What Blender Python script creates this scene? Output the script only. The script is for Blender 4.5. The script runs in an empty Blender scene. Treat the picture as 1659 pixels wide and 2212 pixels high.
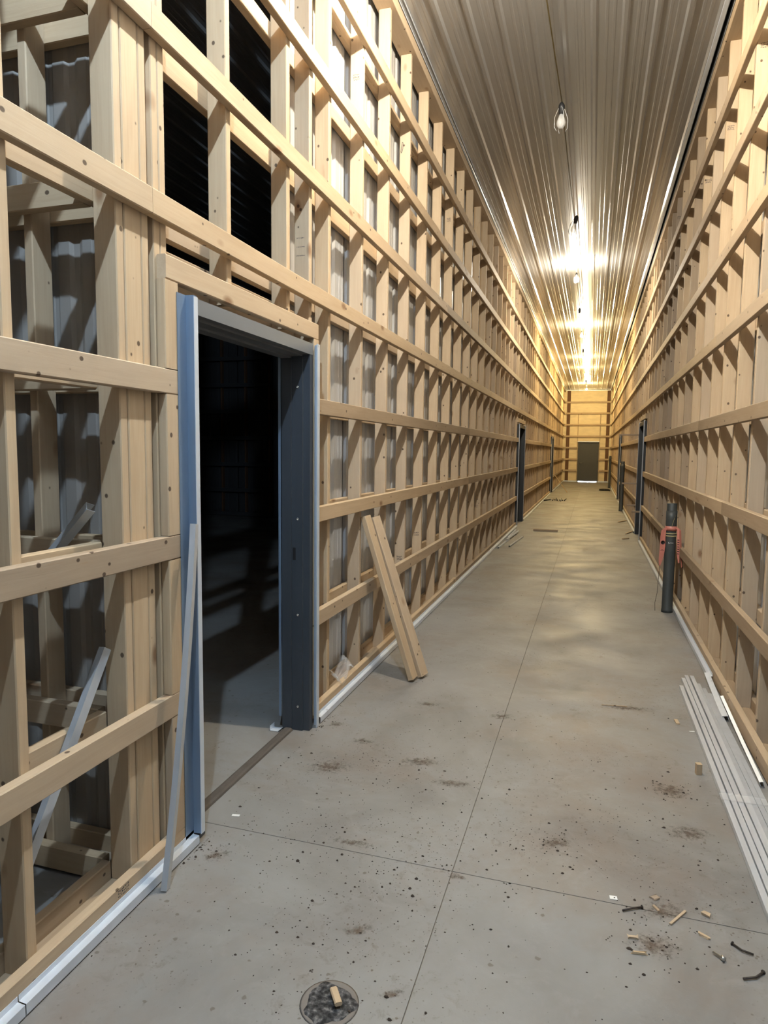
import bpy, bmesh, math, random
from mathutils import Matrix, Vector
random.seed(7)
scene = bpy.context.scene
COL = scene.collection
PI = math.pi

# ------------------------------------------------------------------ camera
W = 2.35            # clear width of the corridor, girt face to girt face
YE = 37.5           # end wall
ZC = 4.90           # ceiling
cam_d = bpy.data.cameras.new('camera'); cam = bpy.data.objects.new('camera', cam_d); COL.objects.link(cam)
RX = Vector((0.95498598, 0.29642901, 0.01147249))
RD = Vector((0.03827730, -0.08478097, -0.99566412))
RF = Vector((-0.29417108, 0.95128441, -0.09231114))
M = Matrix.Identity(4)
for i in range(3):
    M[i][0] = RX[i]; M[i][1] = -RD[i]; M[i][2] = -RF[i]
M.translation = (1.4834, 0.0, 1.5953)
cam.matrix_world = M
cam_d.sensor_fit = 'HORIZONTAL'; cam_d.sensor_width = 36.0
cam_d.lens = 36.0 * 1444.85 / 1659.0
cam_d.clip_start = 0.02; cam_d.clip_end = 200
scene.camera = cam

# ------------------------------------------------------------------ world (daylight outside, seen under the end door)
world = bpy.data.worlds.new('daylight'); scene.world = world; world.use_nodes = True
wn = world.node_tree.nodes['Background']
wn.inputs[0].default_value = (0.80, 0.90, 1.0, 1); wn.inputs[1].default_value = 2.2

# ------------------------------------------------------------------ exposure, bulbs (Y, colour, strength; None = not burning)
scene.view_settings.view_transform = 'Standard'; scene.view_settings.look = 'None'
scene.view_settings.gamma = 1.0; scene.view_settings.use_curve_mapping = False
scene.view_settings.exposure = 3.97
COOL = (0.60, 0.79, 1.0); NEUT = (1.0, 0.89, 0.71); WARM = (1.0, 0.80, 0.46); GOLD = (1.0, 0.74, 0.33)
BULBS = [(0.42, COOL, 680), (3.48, NEUT, 640), (6.50, None, 0), (9.55, None, 0), (12.5, NEUT, 290),
         (15.5, None, 0), (18.4, WARM, 400), (21.5, None, 0), (24.5, GOLD, 360), (27.6, GOLD, 330), (30.6, None, 0), (33.9, GOLD, 480)]

scene.cycles.use_adaptive_sampling = True; scene.cycles.adaptive_threshold = 0.03
scene.cycles.max_bounces = 7; scene.cycles.diffuse_bounces = 3; scene.cycles.glossy_bounces = 3; scene.cycles.transmission_bounces = 4; scene.cycles.transparent_max_bounces = 8

# ================================================================== materials
MATS = {}
def new_mat(name):
    m = bpy.data.materials.new(name); m.use_nodes = True
    nt = m.node_tree; b = nt.nodes['Principled BSDF']; MATS[name] = m
    return m, nt, b
def N(nt, kind, **kw):
    n = nt.nodes.new(kind)
    for k, v in kw.items(): setattr(n, k, v)
    return n
def L(nt, a, b): nt.links.new(a, b)
def ramp(nt, fac, stops):
    r = N(nt, 'ShaderNodeValToRGB'); e = r.color_ramp.elements
    while len(e) < len(stops): e.new(0.5)
    for i, (p, c) in enumerate(stops):
        e[i].position = p; e[i].color = (c[0], c[1], c[2], 1) if len(c) == 3 else c
    if fac is not None: L(nt, fac, r.inputs[0])
    return r
def mixc(nt, fac, a, b, mode='MIX'):
    m = N(nt, 'ShaderNodeMix', data_type='RGBA', blend_type=mode)
    if isinstance(fac, (int, float)): m.inputs[0].default_value = fac
    else: L(nt, fac, m.inputs[0])
    for s, v in ((6, a), (7, b)):
        if isinstance(v, tuple): m.inputs[s].default_value = (v[0], v[1], v[2], 1)
        else: L(nt, v, m.inputs[s])
    return m.outputs[2]
def math_n(nt, op, a, b=None):
    m = N(nt, 'ShaderNodeMath', operation=op)
    for i, v in enumerate((a, b)):
        if v is None: continue
        if isinstance(v, (int, float)): m.inputs[i].default_value = v
        else: L(nt, v, m.inputs[i])
    return m.outputs[0]

def wood_mat(name, light, dark, grey, grey_amt=0.35, knots=True):
    m, nt, b = new_mat(name)
    tc = N(nt, 'ShaderNodeTexCoord'); oi = N(nt, 'ShaderNodeObjectInfo')
    off = N(nt, 'ShaderNodeVectorMath', operation='SCALE'); comb = N(nt, 'ShaderNodeCombineXYZ')
    for i, k in enumerate((37.1, 53.7, 91.3)):
        L(nt, math_n(nt, 'MULTIPLY', oi.outputs['Random'], k), comb.inputs[i])
    add = N(nt, 'ShaderNodeVectorMath', operation='ADD'); L(nt, tc.outputs['Object'], add.inputs[0]); L(nt, comb.outputs[0], add.inputs[1])
    mp = N(nt, 'ShaderNodeMapping'); mp.inputs['Scale'].default_value = (1, 1, 0.05); L(nt, add.outputs[0], mp.inputs[0])
    n1 = N(nt, 'ShaderNodeTexNoise'); n1.inputs['Scale'].default_value = 75; n1.inputs['Detail'].default_value = 3; n1.inputs['Distortion'].default_value = 0.7; L(nt, mp.outputs[0], n1.inputs['Vector'])
    mp2 = N(nt, 'ShaderNodeMapping'); mp2.inputs['Scale'].default_value = (1, 1, 0.18); L(nt, add.outputs[0], mp2.inputs[0])
    n2 = N(nt, 'ShaderNodeTexNoise'); n2.inputs['Scale'].default_value = 9; n2.inputs['Detail'].default_value = 2; L(nt, mp2.outputs[0], n2.inputs['Vector'])
    g = ramp(nt, n1.outputs['Fac'], [(0.30, (0, 0, 0)), (0.72, (1, 1, 1))])
    c = mixc(nt, g.outputs[0], light, tuple((x * 2 + y) / 3 for x, y in zip(light, dark)))
    g2 = ramp(nt, n2.outputs['Fac'], [(0.45, (0, 0, 0)), (0.75, (1, 1, 1))])
    c = mixc(nt, math_n(nt, 'MULTIPLY', g2.outputs[0], 0.45), c, dark)
    # board to board variation
    rv = ramp(nt, oi.outputs['Random'], [(0.0, (0, 0, 0)), (0.5, (0.25, 0.25, 0.25)), (1.0, (1, 1, 1))])
    c = mixc(nt, math_n(nt, 'MULTIPLY', rv.outputs[0], grey_amt), c, grey)
    if knots:
        mk = N(nt, 'ShaderNodeMapping'); mk.inputs['Scale'].default_value = (5.0, 5.0, 2.6); L(nt, add.outputs[0], mk.inputs[0])
        v = N(nt, 'ShaderNodeTexVoronoi'); v.inputs['Scale'].default_value = 1.0; L(nt, mk.outputs[0], v.inputs['Vector'])
        k = ramp(nt, v.outputs['Distance'], [(0.05, (1, 1, 1)), (0.13, (0, 0, 0))])
        sepk = N(nt, 'ShaderNodeSeparateColor'); L(nt, v.outputs['Color'], sepk.inputs[0])
        kk = math_n(nt, 'MULTIPLY', k.outputs[0], math_n(nt, 'GREATER_THAN', sepk.outputs[0], 0.15))
        c = mixc(nt, math_n(nt, 'MULTIPLY', kk, 0.8), c, (0.20, 0.10, 0.045))
        md = N(nt, 'ShaderNodeMapping'); md.inputs['Scale'].default_value = (13, 13, 11); L(nt, add.outputs[0], md.inputs[0])
        v2 = N(nt, 'ShaderNodeTexVoronoi'); v2.inputs['Scale'].default_value = 1.0; L(nt, md.outputs[0], v2.inputs['Vector'])
        d = ramp(nt, v2.outputs['Distance'], [(0.085, (1, 1, 1)), (0.115, (0, 0, 0))])
        sepd = N(nt, 'ShaderNodeSeparateColor'); L(nt, v2.outputs['Color'], sepd.inputs[0])
        dd = math_n(nt, 'MULTIPLY', d.outputs[0], math_n(nt, 'GREATER_THAN', sepd.outputs[1], 0.2))
        c = mixc(nt, math_n(nt, 'MULTIPLY', dd, 0.85), c, (0.05, 0.03, 0.02))
        # scuffs and streaks of bark and dirt
        ms = N(nt, 'ShaderNodeMapping'); ms.inputs['Scale'].default_value = (14, 14, 1.6); L(nt, add.outputs[0], ms.inputs[0])
        n3 = N(nt, 'ShaderNodeTexNoise'); n3.inputs['Scale'].default_value = 1.0; n3.inputs['Detail'].default_value = 5; n3.inputs['Roughness'].default_value = 0.65; L(nt, ms.outputs[0], n3.inputs['Vector'])
        s = ramp(nt, n3.outputs['Fac'], [(0.66, (0, 0, 0)), (0.76, (1, 1, 1))])
        c = mixc(nt, math_n(nt, 'MULTIPLY', s.outputs[0], 0.55), c, (0.33, 0.20, 0.10))
    L(nt, c, b.inputs['Base Color']); b.inputs['Roughness'].default_value = 0.62
    b.inputs['Specular IOR Level'].default_value = 0.15
    bp = N(nt, 'ShaderNodeBump'); bp.inputs['Strength'].default_value = 0.12; bp.inputs['Distance'].default_value = 0.004
    L(nt, n1.outputs['Fac'], bp.inputs['Height']); L(nt, bp.outputs[0], b.inputs['Normal'])
    return m

wood_mat('lumber', (0.545, 0.407, 0.257), (0.385, 0.260, 0.148), (0.41, 0.340, 0.268), 0.5)
wood_mat('lumber_aged', (0.40, 0.298, 0.195), (0.26, 0.175, 0.10), (0.325, 0.262, 0.205), 0.6)
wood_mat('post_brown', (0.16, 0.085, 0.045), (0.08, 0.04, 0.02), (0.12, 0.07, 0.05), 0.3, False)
wood_mat('old_threshold', (0.12, 0.10, 0.08), (0.05, 0.042, 0.035), (0.10, 0.09, 0.085), 0.4, False)

def metal_paint(name, col, rough, metal=0.0, bump=0.0, streak=0.0, scl=(30, 30, 2)):
    m, nt, b = new_mat(name)
    b.inputs['Roughness'].default_value = rough; b.inputs['Metallic'].default_value = metal
    tc = N(nt, 'ShaderNodeTexCoord'); mp = N(nt, 'ShaderNodeMapping'); mp.inputs['Scale'].default_value = scl; L(nt, tc.outputs['Object'], mp.inputs[0])
    n = N(nt, 'ShaderNodeTexNoise'); n.inputs['Scale'].default_value = 1.0; n.inputs['Detail'].default_value = 4; L(nt, mp.outputs[0], n.inputs['Vector'])
    r = ramp(nt, n.outputs['Fac'], [(0.35, tuple(x * (1 - streak) for x in col)), (0.65, col)])
    L(nt, r.outputs[0], b.inputs['Base Color'])
    rr = math_n(nt, 'ADD', math_n(nt, 'MULTIPLY', n.outputs['Fac'], 0.12), rough - 0.06); L(nt, rr, b.inputs['Roughness'])
    if bump:
        bp = N(nt, 'ShaderNodeBump'); bp.inputs['Strength'].default_value = bump; bp.inputs['Distance'].default_value = 0.01
        L(nt, n.outputs['Fac'], bp.inputs['Height']); L(nt, bp.outputs[0], b.inputs['Normal'])
    return m
m_, nt_, b_ = new_mat('ceiling_steel')
b_.inputs['Roughness'].default_value = 0.21; b_.inputs['Metallic'].default_value = 0.45
_g = N(nt_, 'ShaderNodeNewGeometry'); _n = N(nt_, 'ShaderNodeTexNoise'); _n.inputs['Scale'].default_value = 0.7; L(nt_, _g.outputs['Position'], _n.inputs['Vector'])
L(nt_, ramp(nt_, _n.outputs['Fac'], [(0.3, (0.37, 0.365, 0.355)), (0.7, (0.40, 0.395, 0.385))]).outputs[0], b_.inputs['Base Color'])
metal_paint('liner_back', (0.34, 0.315, 0.285), 0.42, 0.1, 0.0, 0.06, (6, 6, 0.7))
metal_paint('liner_steel', (0.47, 0.47, 0.465), 0.36, 0.15, 0.02, 0.06, (6, 6, 0.7))
metal_paint('trim_white', (0.66, 0.71, 0.77), 0.30, 0.25, 0.0, 0.06, (20, 20, 3))
metal_paint('trim_blue', (0.19, 0.26, 0.36), 0.32, 0.3, 0.0, 0.10, (20, 20, 2))
metal_paint('channel_grey', (0.50, 0.52, 0.54), 0.34, 0.25, 0.0, 0.10, (20, 20, 2))
metal_paint('aluminium', (0.72, 0.74, 0.76), 0.30, 0.35, 0.0, 0.10, (40, 2, 40))
metal_paint('frame_slate', (0.056, 0.064, 0.076), 0.38, 0.1, 0.0, 0.10, (20, 20, 2))
metal_paint('head_slate_lit', (0.17, 0.18, 0.19), 0.40, 0.1, 0.0, 0.10, (6, 2, 6))  # frame slate lightened, light falling on the head put into its colour
metal_paint('door_green', (0.048, 0.047, 0.038), 0.45, 0.0, 0.0, 0.08, (4, 4, 4))
metal_paint('steel', (0.5, 0.5, 0.5), 0.3, 0.9)
metal_paint('rusty_nail', (0.07, 0.055, 0.045), 0.6, 0.4, 0.0, 0.4, (90, 90, 90))
metal_paint('pipe_grey', (0.052, 0.057, 0.055), 0.48, 0.0, 0.0, 0.2, (8, 8, 5))
metal_paint('black_plastic', (0.015, 0.015, 0.016), 0.45)
metal_paint('cable_yellow', (0.13, 0.10, 0.035), 0.5)
metal_paint('frame_dark', (0.022, 0.023, 0.023), 0.5)
metal_paint('mortar', (0.185, 0.163, 0.142), 0.9)
metal_paint('wire_tan', (0.42, 0.36, 0.18), 0.5)
metal_paint('tape_red', (0.66, 0.24, 0.18), 0.42, 0.0, 0.0, 0.2, (20, 20, 9))
metal_paint('tape_print', (0.02, 0.012, 0.012), 0.5)
metal_paint('ink', (0.05, 0.045, 0.05), 0.8)
metal_paint('paper_white', (0.75, 0.75, 0.72), 0.8)
metal_paint('handle_steel', (0.75, 0.73, 0.68), 0.2, 0.9)
metal_paint('dirt', (0.055, 0.040, 0.028), 0.95, 0.0, 0.4, 0.5, (60, 60, 60))
metal_paint('joint_fill', (0.15, 0.125, 0.10), 0.9)
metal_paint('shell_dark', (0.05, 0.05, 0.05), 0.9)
metal_paint('membrane', (0.80, 0.66, 0.42), 0.55, 0.0, 0.5, 0.12, (2.5, 2.5, 7))

def concrete():
    m, nt, b = new_mat('concrete')
    ge = N(nt, 'ShaderNodeNewGeometry'); P = ge.outputs['Position']
    def noise(s, d, rgh=0.5, dist=0.0, vec=P):
        n = N(nt, 'ShaderNodeTexNoise'); n.inputs['Scale'].default_value = s; n.inputs['Detail'].default_value = d
        n.inputs['Roughness'].default_value = rgh; n.inputs['Distortion'].default_value = dist; L(nt, vec, n.inputs['Vector']); return n.outputs['Fac']
    a = noise(1.3, 5, 0.6, 0.6); r1 = ramp(nt, a, [(0.30, (0.170, 0.161, 0.148)), (0.50, (0.222, 0.214, 0.201)), (0.70, (0.256, 0.252, 0.243))])
    c = r1.outputs[0]
    rs = ramp(nt, noise(0.9, 6, 0.7, 0.3), [(0.48, (0, 0, 0)), (0.68, (1, 1, 1))])       # brownish stains
    c = mixc(nt, math_n(nt, 'MULTIPLY', rs.outputs[0], 0.62), c, (0.190, 0.143, 0.108))
    rw = ramp(nt, noise(5.0, 6, 0.7, 1.2), [(0.55, (0, 0, 0)), (0.75, (1, 1, 1))])       # pale trowel marks
    c = mixc(nt, math_n(nt, 'MULTIPLY', rw.outputs[0], 0.35), c, (0.305, 0.298, 0.284))
    rd = ramp(nt, noise(17, 7, 0.75, 0.5), [(0.55, (0, 0, 0)), (0.69, (1, 1, 1))])       # mud smears
    msk = ramp(nt, noise(1.7, 3, 0.5, 0.2), [(0.44, (0, 0, 0)), (0.60, (1, 1, 1))])
    c = mixc(nt, math_n(nt, 'MULTIPLY', math_n(nt, 'MULTIPLY', rd.outputs[0], msk.outputs[0]), 0.62), c, (0.12, 0.095, 0.072))
    for scl, th, keep, amt in ((34, 0.17, 0.62, 0.85), (75, 0.22, 0.66, 0.6), (15, 0.13, 0.72, 0.7)):
        v = N(nt, 'ShaderNodeTexVoronoi'); v.inputs['Scale'].default_value = scl
        dv = N(nt, 'ShaderNodeVectorMath', operation='ADD')
        nn = N(nt, 'ShaderNodeTexNoise'); nn.inputs['Scale'].default_value = scl * 2.5; L(nt, P, nn.inputs['Vector'])
        sc = N(nt, 'ShaderNodeVectorMath', operation='SCALE'); L(nt, nn.outputs['Color'], sc.inputs[0]); sc.inputs['Scale'].default_value = 0.35 / scl
        L(nt, P, dv.inputs[0]); L(nt, sc.outputs[0], dv.inputs[1]); L(nt, dv.outputs[0], v.inputs['Vector'])
        k = ramp(nt, v.outputs['Distance'], [(th * 0.7, (1, 1, 1)), (th, (0, 0, 0))])
        sp = N(nt, 'ShaderNodeSeparateColor'); L(nt, v.outputs['Color'], sp.inputs[0])
        f = math_n(nt, 'MULTIPLY', k.outputs[0], math_n(nt, 'GREATER_THAN', sp.outputs[0], keep))
        f = math_n(nt, 'MULTIPLY', f, msk.outputs[0] if scl != 15 else 1.0)
        c = mixc(nt, math_n(nt, 'MULTIPLY', f, amt), c, (0.10, 0.075, 0.055))
    L(nt, c, b.inputs['Base Color'])
    rg = ramp(nt, noise(2.2, 4), [(0.3, (0.50, 0.50, 0.50)), (0.7, (0.68, 0.68, 0.68))]); L(nt, rg.outputs[0], b.inputs['Roughness'])
    bp = N(nt, 'ShaderNodeBump'); bp.inputs['Strength'].default_value = 0.10; bp.inputs['Distance'].default_value = 0.01
    L(nt, noise(30, 5, 0.6), bp.inputs['Height']); L(nt, bp.outputs[0], b.inputs['Normal'])
concrete()
def grit():
    m, nt, b = new_mat('grit')
    ge = N(nt, 'ShaderNodeNewGeometry'); n = N(nt, 'ShaderNodeTexNoise'); n.inputs['Scale'].default_value = 70; n.inputs['Detail'].default_value = 5; L(nt, ge.outputs['Position'], n.inputs['Vector'])
    r = ramp(nt, n.outputs['Fac'], [(0.38, (0.008, 0.008, 0.008)), (0.55, (0.06, 0.058, 0.058)), (0.72, (0.22, 0.21, 0.20))]); L(nt, r.outputs[0], b.inputs['Base Color'])
    b.inputs['Roughness'].default_value = 0.85
    bp = N(nt, 'ShaderNodeBump'); bp.inputs['Strength'].default_value = 0.8; bp.inputs['Distance'].default_value = 0.01; L(nt, n.outputs['Fac'], bp.inputs['Height']); L(nt, bp.outputs[0], b.inputs['Normal'])
grit()
def glassy(name, col, rough, alpha_t=0.0):
    m, nt, b = new_mat(name)
    b.inputs['Base Color'].default_value = (*col, 1); b.inputs['Roughness'].default_value = rough
    b.inputs['Transmission Weight'].default_value = 1.0; b.inputs['IOR'].default_value = 1.3
 
def film(name, fac, col):
    m, nt, b = new_mat(name); out = nt.nodes['Material Output']
    b.inputs['Base Color'].default_value = (*col, 1); b.inputs['Roughness'].default_value = 0.10
    tr = N(nt, 'ShaderNodeBsdfTransparent'); mx = N(nt, 'ShaderNodeMixShader'); mx.inputs[0].default_value = fac
    L(nt, tr.outputs[0], mx.inputs[1]); L(nt, b.outputs[0], mx.inputs[2]); L(nt, mx.outputs[0], out.inputs[0])
film('clear_film', 0.16, (0.85, 0.86, 0.86)); film('bulb_glass', 0.42, (0.80, 0.80, 0.78))
def emis(name, col, s):
    m, nt, b = new_mat(name)
    b.inputs['Base Color'].default_value = (0.9, 0.9, 0.9, 1)
    b.inputs['Emission Color'].default_value = (*col, 1); b.inputs['Emission Strength'].default_value = s

# ================================================================== helpers
def link(name, me, parent=None, mat=None):
    o = bpy.data.objects.new(name, me); COL.objects.link(o)
    if parent is not None: o.parent = parent
    if mat is not None and me is not None and not me.materials: me.materials.append(MATS[mat])
    return o
def tag(o, label=None, cat=None, group=None, kind=None):
    if label: o['label'] = label
    if cat: o['category'] = cat
    if group: o['group'] = group
    if kind: o['kind'] = kind
    return o
def empty(name, loc=(0, 0, 0)):
    o = bpy.data.objects.new(name, None); COL.objects.link(o); o.location = loc; o.empty_display_size = 0.1
    return o
def mesh(name, verts, faces, smooth=False):
    me = bpy.data.meshes.new(name); me.from_pydata([tuple(v) for v in verts], [], faces); me.update()
    if smooth:
        for p in me.polygons: p.use_smooth = True
    return me
CACHE = {}
def lumber_mesh(a, b, l, mat, ch=0.0035):
    """board: a along local x, b along local y, l along local z, from the origin corner, eased long edges"""
    key = (round(a, 4), round(b, 4), round(l, 3), mat)
    if key in CACHE: return CACHE[key]
    pr = [(ch, 0), (a - ch, 0), (a, ch), (a, b - ch), (a - ch, b), (ch, b), (0, b - ch), (0, ch)]
    v = [(x, y, 0) for x, y in pr] + [(x, y, l) for x, y in pr]
    f = [(i, (i + 1) % 8, (i + 1) % 8 + 8, i + 8) for i in range(8)] + [tuple(range(7, -1, -1)), tuple(range(8, 16))]
    me = mesh('board', v, f); me.materials.append(MATS[mat]); CACHE[key] = me
    return me
RY = Matrix(((1, 0, 0), (0, 0, 1), (0, -1, 0)))         # local z -> world +y, local y -> world -z
RXm = Matrix(((0, 0, 1), (0, 1, 0), (-1, 0, 0)))        # local z -> world +x, local x -> world -z
def board(name, x0, x1, y0, y1, z0, z1, parent=None, mat='lumber', axis='z', bend=0.0):
    if axis == 'z':
        me = lumber_mesh(x1 - x0, y1 - y0, z1 - z0, mat); o = link(name, me, parent); o.location = (x0, y0, z0)
    elif axis == 'y':
        me = lumber_mesh(x1 - x0, z1 - z0, y1 - y0, mat); o = link(name, me, parent)
        o.rotation_euler = RY.to_euler(); o.location = (x0, y0, z1)
    else:
        me = lumber_mesh(z1 - z0, y1 - y0, x1 - x0, mat); o = link(name, me, parent)
        o.rotation_euler = RXm.to_euler(); o.location = (x0, y0, z1)
    return o
def prism(name, prof, axis, t0, t1, parent, mat, smooth=False):
    """extrude a closed 2-D outline. axis 'y': outline (x,z); axis 'z': outline (x,y); axis 'x': outline (y,z)"""
    n = len(prof)
    def P(u, w, t): return (u, t, w) if axis == 'y' else ((u, w, t) if axis == 'z' else (t, u, w))
    v = [P(u, w, t0) for u, w in prof] + [P(u, w, t1) for u, w in prof]
    f = [(i, (i + 1) % n, (i + 1) % n + n, i + n) for i in range(n)] + [tuple(range(n - 1, -1, -1)), tuple(range(n, 2 * n))]
    me = mesh(name, v, f, smooth)
    bm = bmesh.new(); bm.from_mesh(me); bmesh.ops.recalc_face_normals(bm, faces=bm.faces); bm.to_mesh(me); bm.free()
    return link(name, me, parent, mat)
def box(name, x0, x1, y0, y1, z0, z1, parent, mat, bev=0.0):
    v = [(x, y, z) for x in (x0, x1) for y in (y0, y1) for z in (z0, z1)]
    f = [(0, 1, 3, 2), (4, 6, 7, 5), (0, 4, 5, 1), (2, 3, 7, 6), (0, 2, 6, 4), (1, 5, 7, 3)]
    me = mesh(name, v, f)
    if bev:
        bm = bmesh.new(); bm.from_mesh(me); bmesh.ops.bevel(bm, geom=bm.edges[:], offset=bev, segments=1, affect='EDGES'); bm.to_mesh(me); bm.free()
    return link(name, me, parent, mat)
def thin(prof, t):
    """open polyline in 2-D -> closed outline with thickness t"""
    up, dn = [], []
    for i, p in enumerate(prof):
        a = Vector(prof[max(i - 1, 0)]); b = Vector(prof[min(i + 1, len(prof) - 1)]); d = (b - a).normalized(); n = Vector((-d.y, d.x)) * t
        up.append(tuple(p)); dn.append((p[0] + n.x, p[1] + n.y))
    return up + dn[::-1]
def tube(name, pts, r, parent, mat, sides=8, closed_ends=True, radii=None):
    pts = [Vector(p) for p in pts]; v = []; f = []
    for i, p in enumerate(pts):
        d = (pts[min(i + 1, len(pts) - 1)] - pts[max(i - 1, 0)]).normalized()
        u = d.cross(Vector((0, 0, 1)) if abs(d.z) < 0.9 else Vector((1, 0, 0))).normalized(); w = d.cross(u)
        rr = radii[i] if radii else r
        for k in range(sides):
            a = 2 * PI * k / sides; v.append(p + u * math.cos(a) * rr + w * math.sin(a) * rr)
    for i in range(len(pts) - 1):
        for k in range(sides):
            f.append((i * sides + k, i * sides + (k + 1) % sides, (i + 1) * sides + (k + 1) % sides, (i + 1) * sides + k))
    if closed_ends: f += [tuple(range(sides - 1, -1, -1)), tuple(range((len(pts) - 1) * sides, len(pts) * sides))]
    return link(name, mesh(name, v, f, True), parent, mat)
def lathe(name, prof, parent, mat, sides=20, loc=(0, 0, 0), smooth=True):
    v = []; f = []
    for r, z in prof:
        for k in range(sides):
            a = 2 * PI * k / sides; v.append((loc[0] + r * math.cos(a), loc[1] + r * math.sin(a), loc[2] + z))
    for i in range(len(prof) - 1):
        for k in range(sides):
            f.append((i * sides + k, i * sides + (k + 1) % sides, (i + 1) * sides + (k + 1) % sides, (i + 1) * sides + k))
    if prof[0][0] > 1e-4: f.append(tuple(range(sides - 1, -1, -1)))
    if prof[-1][0] > 1e-4: f.append(tuple(range((len(prof) - 1) * sides, len(prof) * sides)))
    return link(name, mesh(name, v, f, smooth), parent, mat)

# ribbed sheet, width along local u, ribs standing out by +h, length along local t
def rib_profile(width, pitch=0.2286, h=0.017, off=0.045):
    pts = [(0.0, 0.0)]; u = off
    while u < width - 0.01:
        for du, hh in ((-0.030, 0), (-0.013, h), (0.013, h), (0.030, 0), (0.078, 0), (0.084, 0.0022), (0.100, 0.0022), (0.106, 0), (0.133, 0), (0.139, 0.0022), (0.155, 0.0022), (0.161, 0)):
            if 0.002 < u + du < width - 0.002: pts.append((u + du, hh))
        u += pitch
    pts.append((width, 0.0))
    return pts
def sheet(name, width, length, P, parent, mat, flip=False, h=0.017):
    """P(u, h, t) -> point"""
    pr = rib_profile(width, h=h); n = len(pr)
    v = [P(u, h, 0) for u, h in pr] + [P(u, h, length) for u, h in pr]
    f = [((i, i + 1, i + 1 + n, i + n) if not flip else (i, i + n, i + 1 + n, i + 1)) for i in range(n - 1)]
    return link(name, mesh(name, v, f), parent, mat)

ZT = [0.1005, 0.661, 1.267, 1.8805, 2.490, 3.101, 3.709, 4.295]      # tops of the girts
GH = 0.089
STUD_TOP = 4.79

# ================================================================== the setting
# ---- floor: slabs divided by saw cuts
floor = tag(empty('floor'), 'grey concrete floor with saw-cut joints and mud specks', 'floor', kind='structure')
gap = 0.0017
XJ, YJ = 1.035, 2.385
for (x0, x1, y0, y1) in ((-8.2, XJ, -4.2, YJ), (XJ, W + 1.2, -4.2, YJ), (-8.2, XJ, YJ, 37.6), (XJ, W + 1.2, YJ, 37.6)):
    box('slab', x0 + gap, x1 - gap, y0 + gap, y1 - gap, -0.12, 0.0, floor, 'concrete')
box('sub_base', -8.2, W + 1.2, -4.2, 38.6, -0.2, -0.004, floor, 'joint_fill')

# ---- outer shell so that no daylight leaks in
for nm, a in (('wall_outer_left', (-8.4, -8.2, -4.4, 38, -0.2, 5.5)), ('wall_outer_right', (W + 1.2, W + 1.4, -4.4, 38, -0.2, 5.5)),
              ('wall_outer_back', (-8.4, W + 1.4, -4.4, -4.2, -0.2, 5.5))):
    tag(box(nm, *a, None, 'shell_dark'), 'dark outer building wall beyond the stud partitions', 'wall', kind='structure')
tag(box('roof_deck', -8.4, W + 1.4, -4.4, 38, 5.4, 5.5, None, 'shell_dark'), 'dark roof deck hidden above the ribbed ceiling', 'roof', kind='structure')

# ---- ceiling: ribbed sheets, ribs running down the corridor
ceiling = tag(empty('ceiling'), 'glossy off-white ribbed steel ceiling sheets running down the corridor', 'ceiling', kind='structure')
sw = 0.9144
xs = -0.045 - 8 * sw
while xs < W - 0.05:
    x1 = min(xs + sw + 0.012, W - 0.035)
    for (ya, yb) in ((-4.2, 20.0), (19.99, YE)):
        dz = 0.0004 * (int((xs + 20) * 10) % 2)
        sheet('ceiling_panel', x1 - xs, yb - ya, lambda u, h, t, xs=xs, ya=ya, dz=dz: (xs + u, ya + t, ZC - h - dz), ceiling, 'ceiling_steel', True)
    xs += sw
# screws of the ceiling
sv, sf = [], []
for r in range(26):
    y = 4.76 + 1.195 * r
    for k in range(9):
        x = 0.16 + 0.2286 * k + 0.07; z = ZC - 0.001; rr = 0.0055; b0 = len(sv)
        for q in range(6): sv.append((x + rr * math.cos(q * PI / 3), y + 0.012 * k / 2 + rr * math.sin(q * PI / 3), z))
        sv.append((x, y + 0.012 * k / 2, z - 0.005))
        sf += [(b0 + q, b0 + (q + 1) % 6, b0 + 6) for q in range(6)]
tag(link('ceiling_screws', mesh('ceiling_screws', sv, sf), ceiling, 'handle_steel'), kind='stuff')
# white edge trims along both walls
prism('edge_trim', thin([(0.006, ZC - 0.03), (0.006, ZC - 0.004), (0.034, ZC - 0.004), (0.034, ZC - 0.018)], 0.002), 'y', -4.0, YE, ceiling, 'trim_white')
prism('edge_trim', thin([(W - 0.075, ZC - 0.002), (W - 0.070, ZC - 0.030), (W - 0.040, ZC - 0.034), (W - 0.030, ZC - 0.012)], 0.002), 'y', -4.0, YE, ceiling, 'trim_white')
prism('edge_trim', thin([(W - 0.004, ZC - 0.04), (W - 0.004, ZC + 0.02)], 0.002), 'y', -4.0, YE, ceiling, 'channel_grey')

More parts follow.
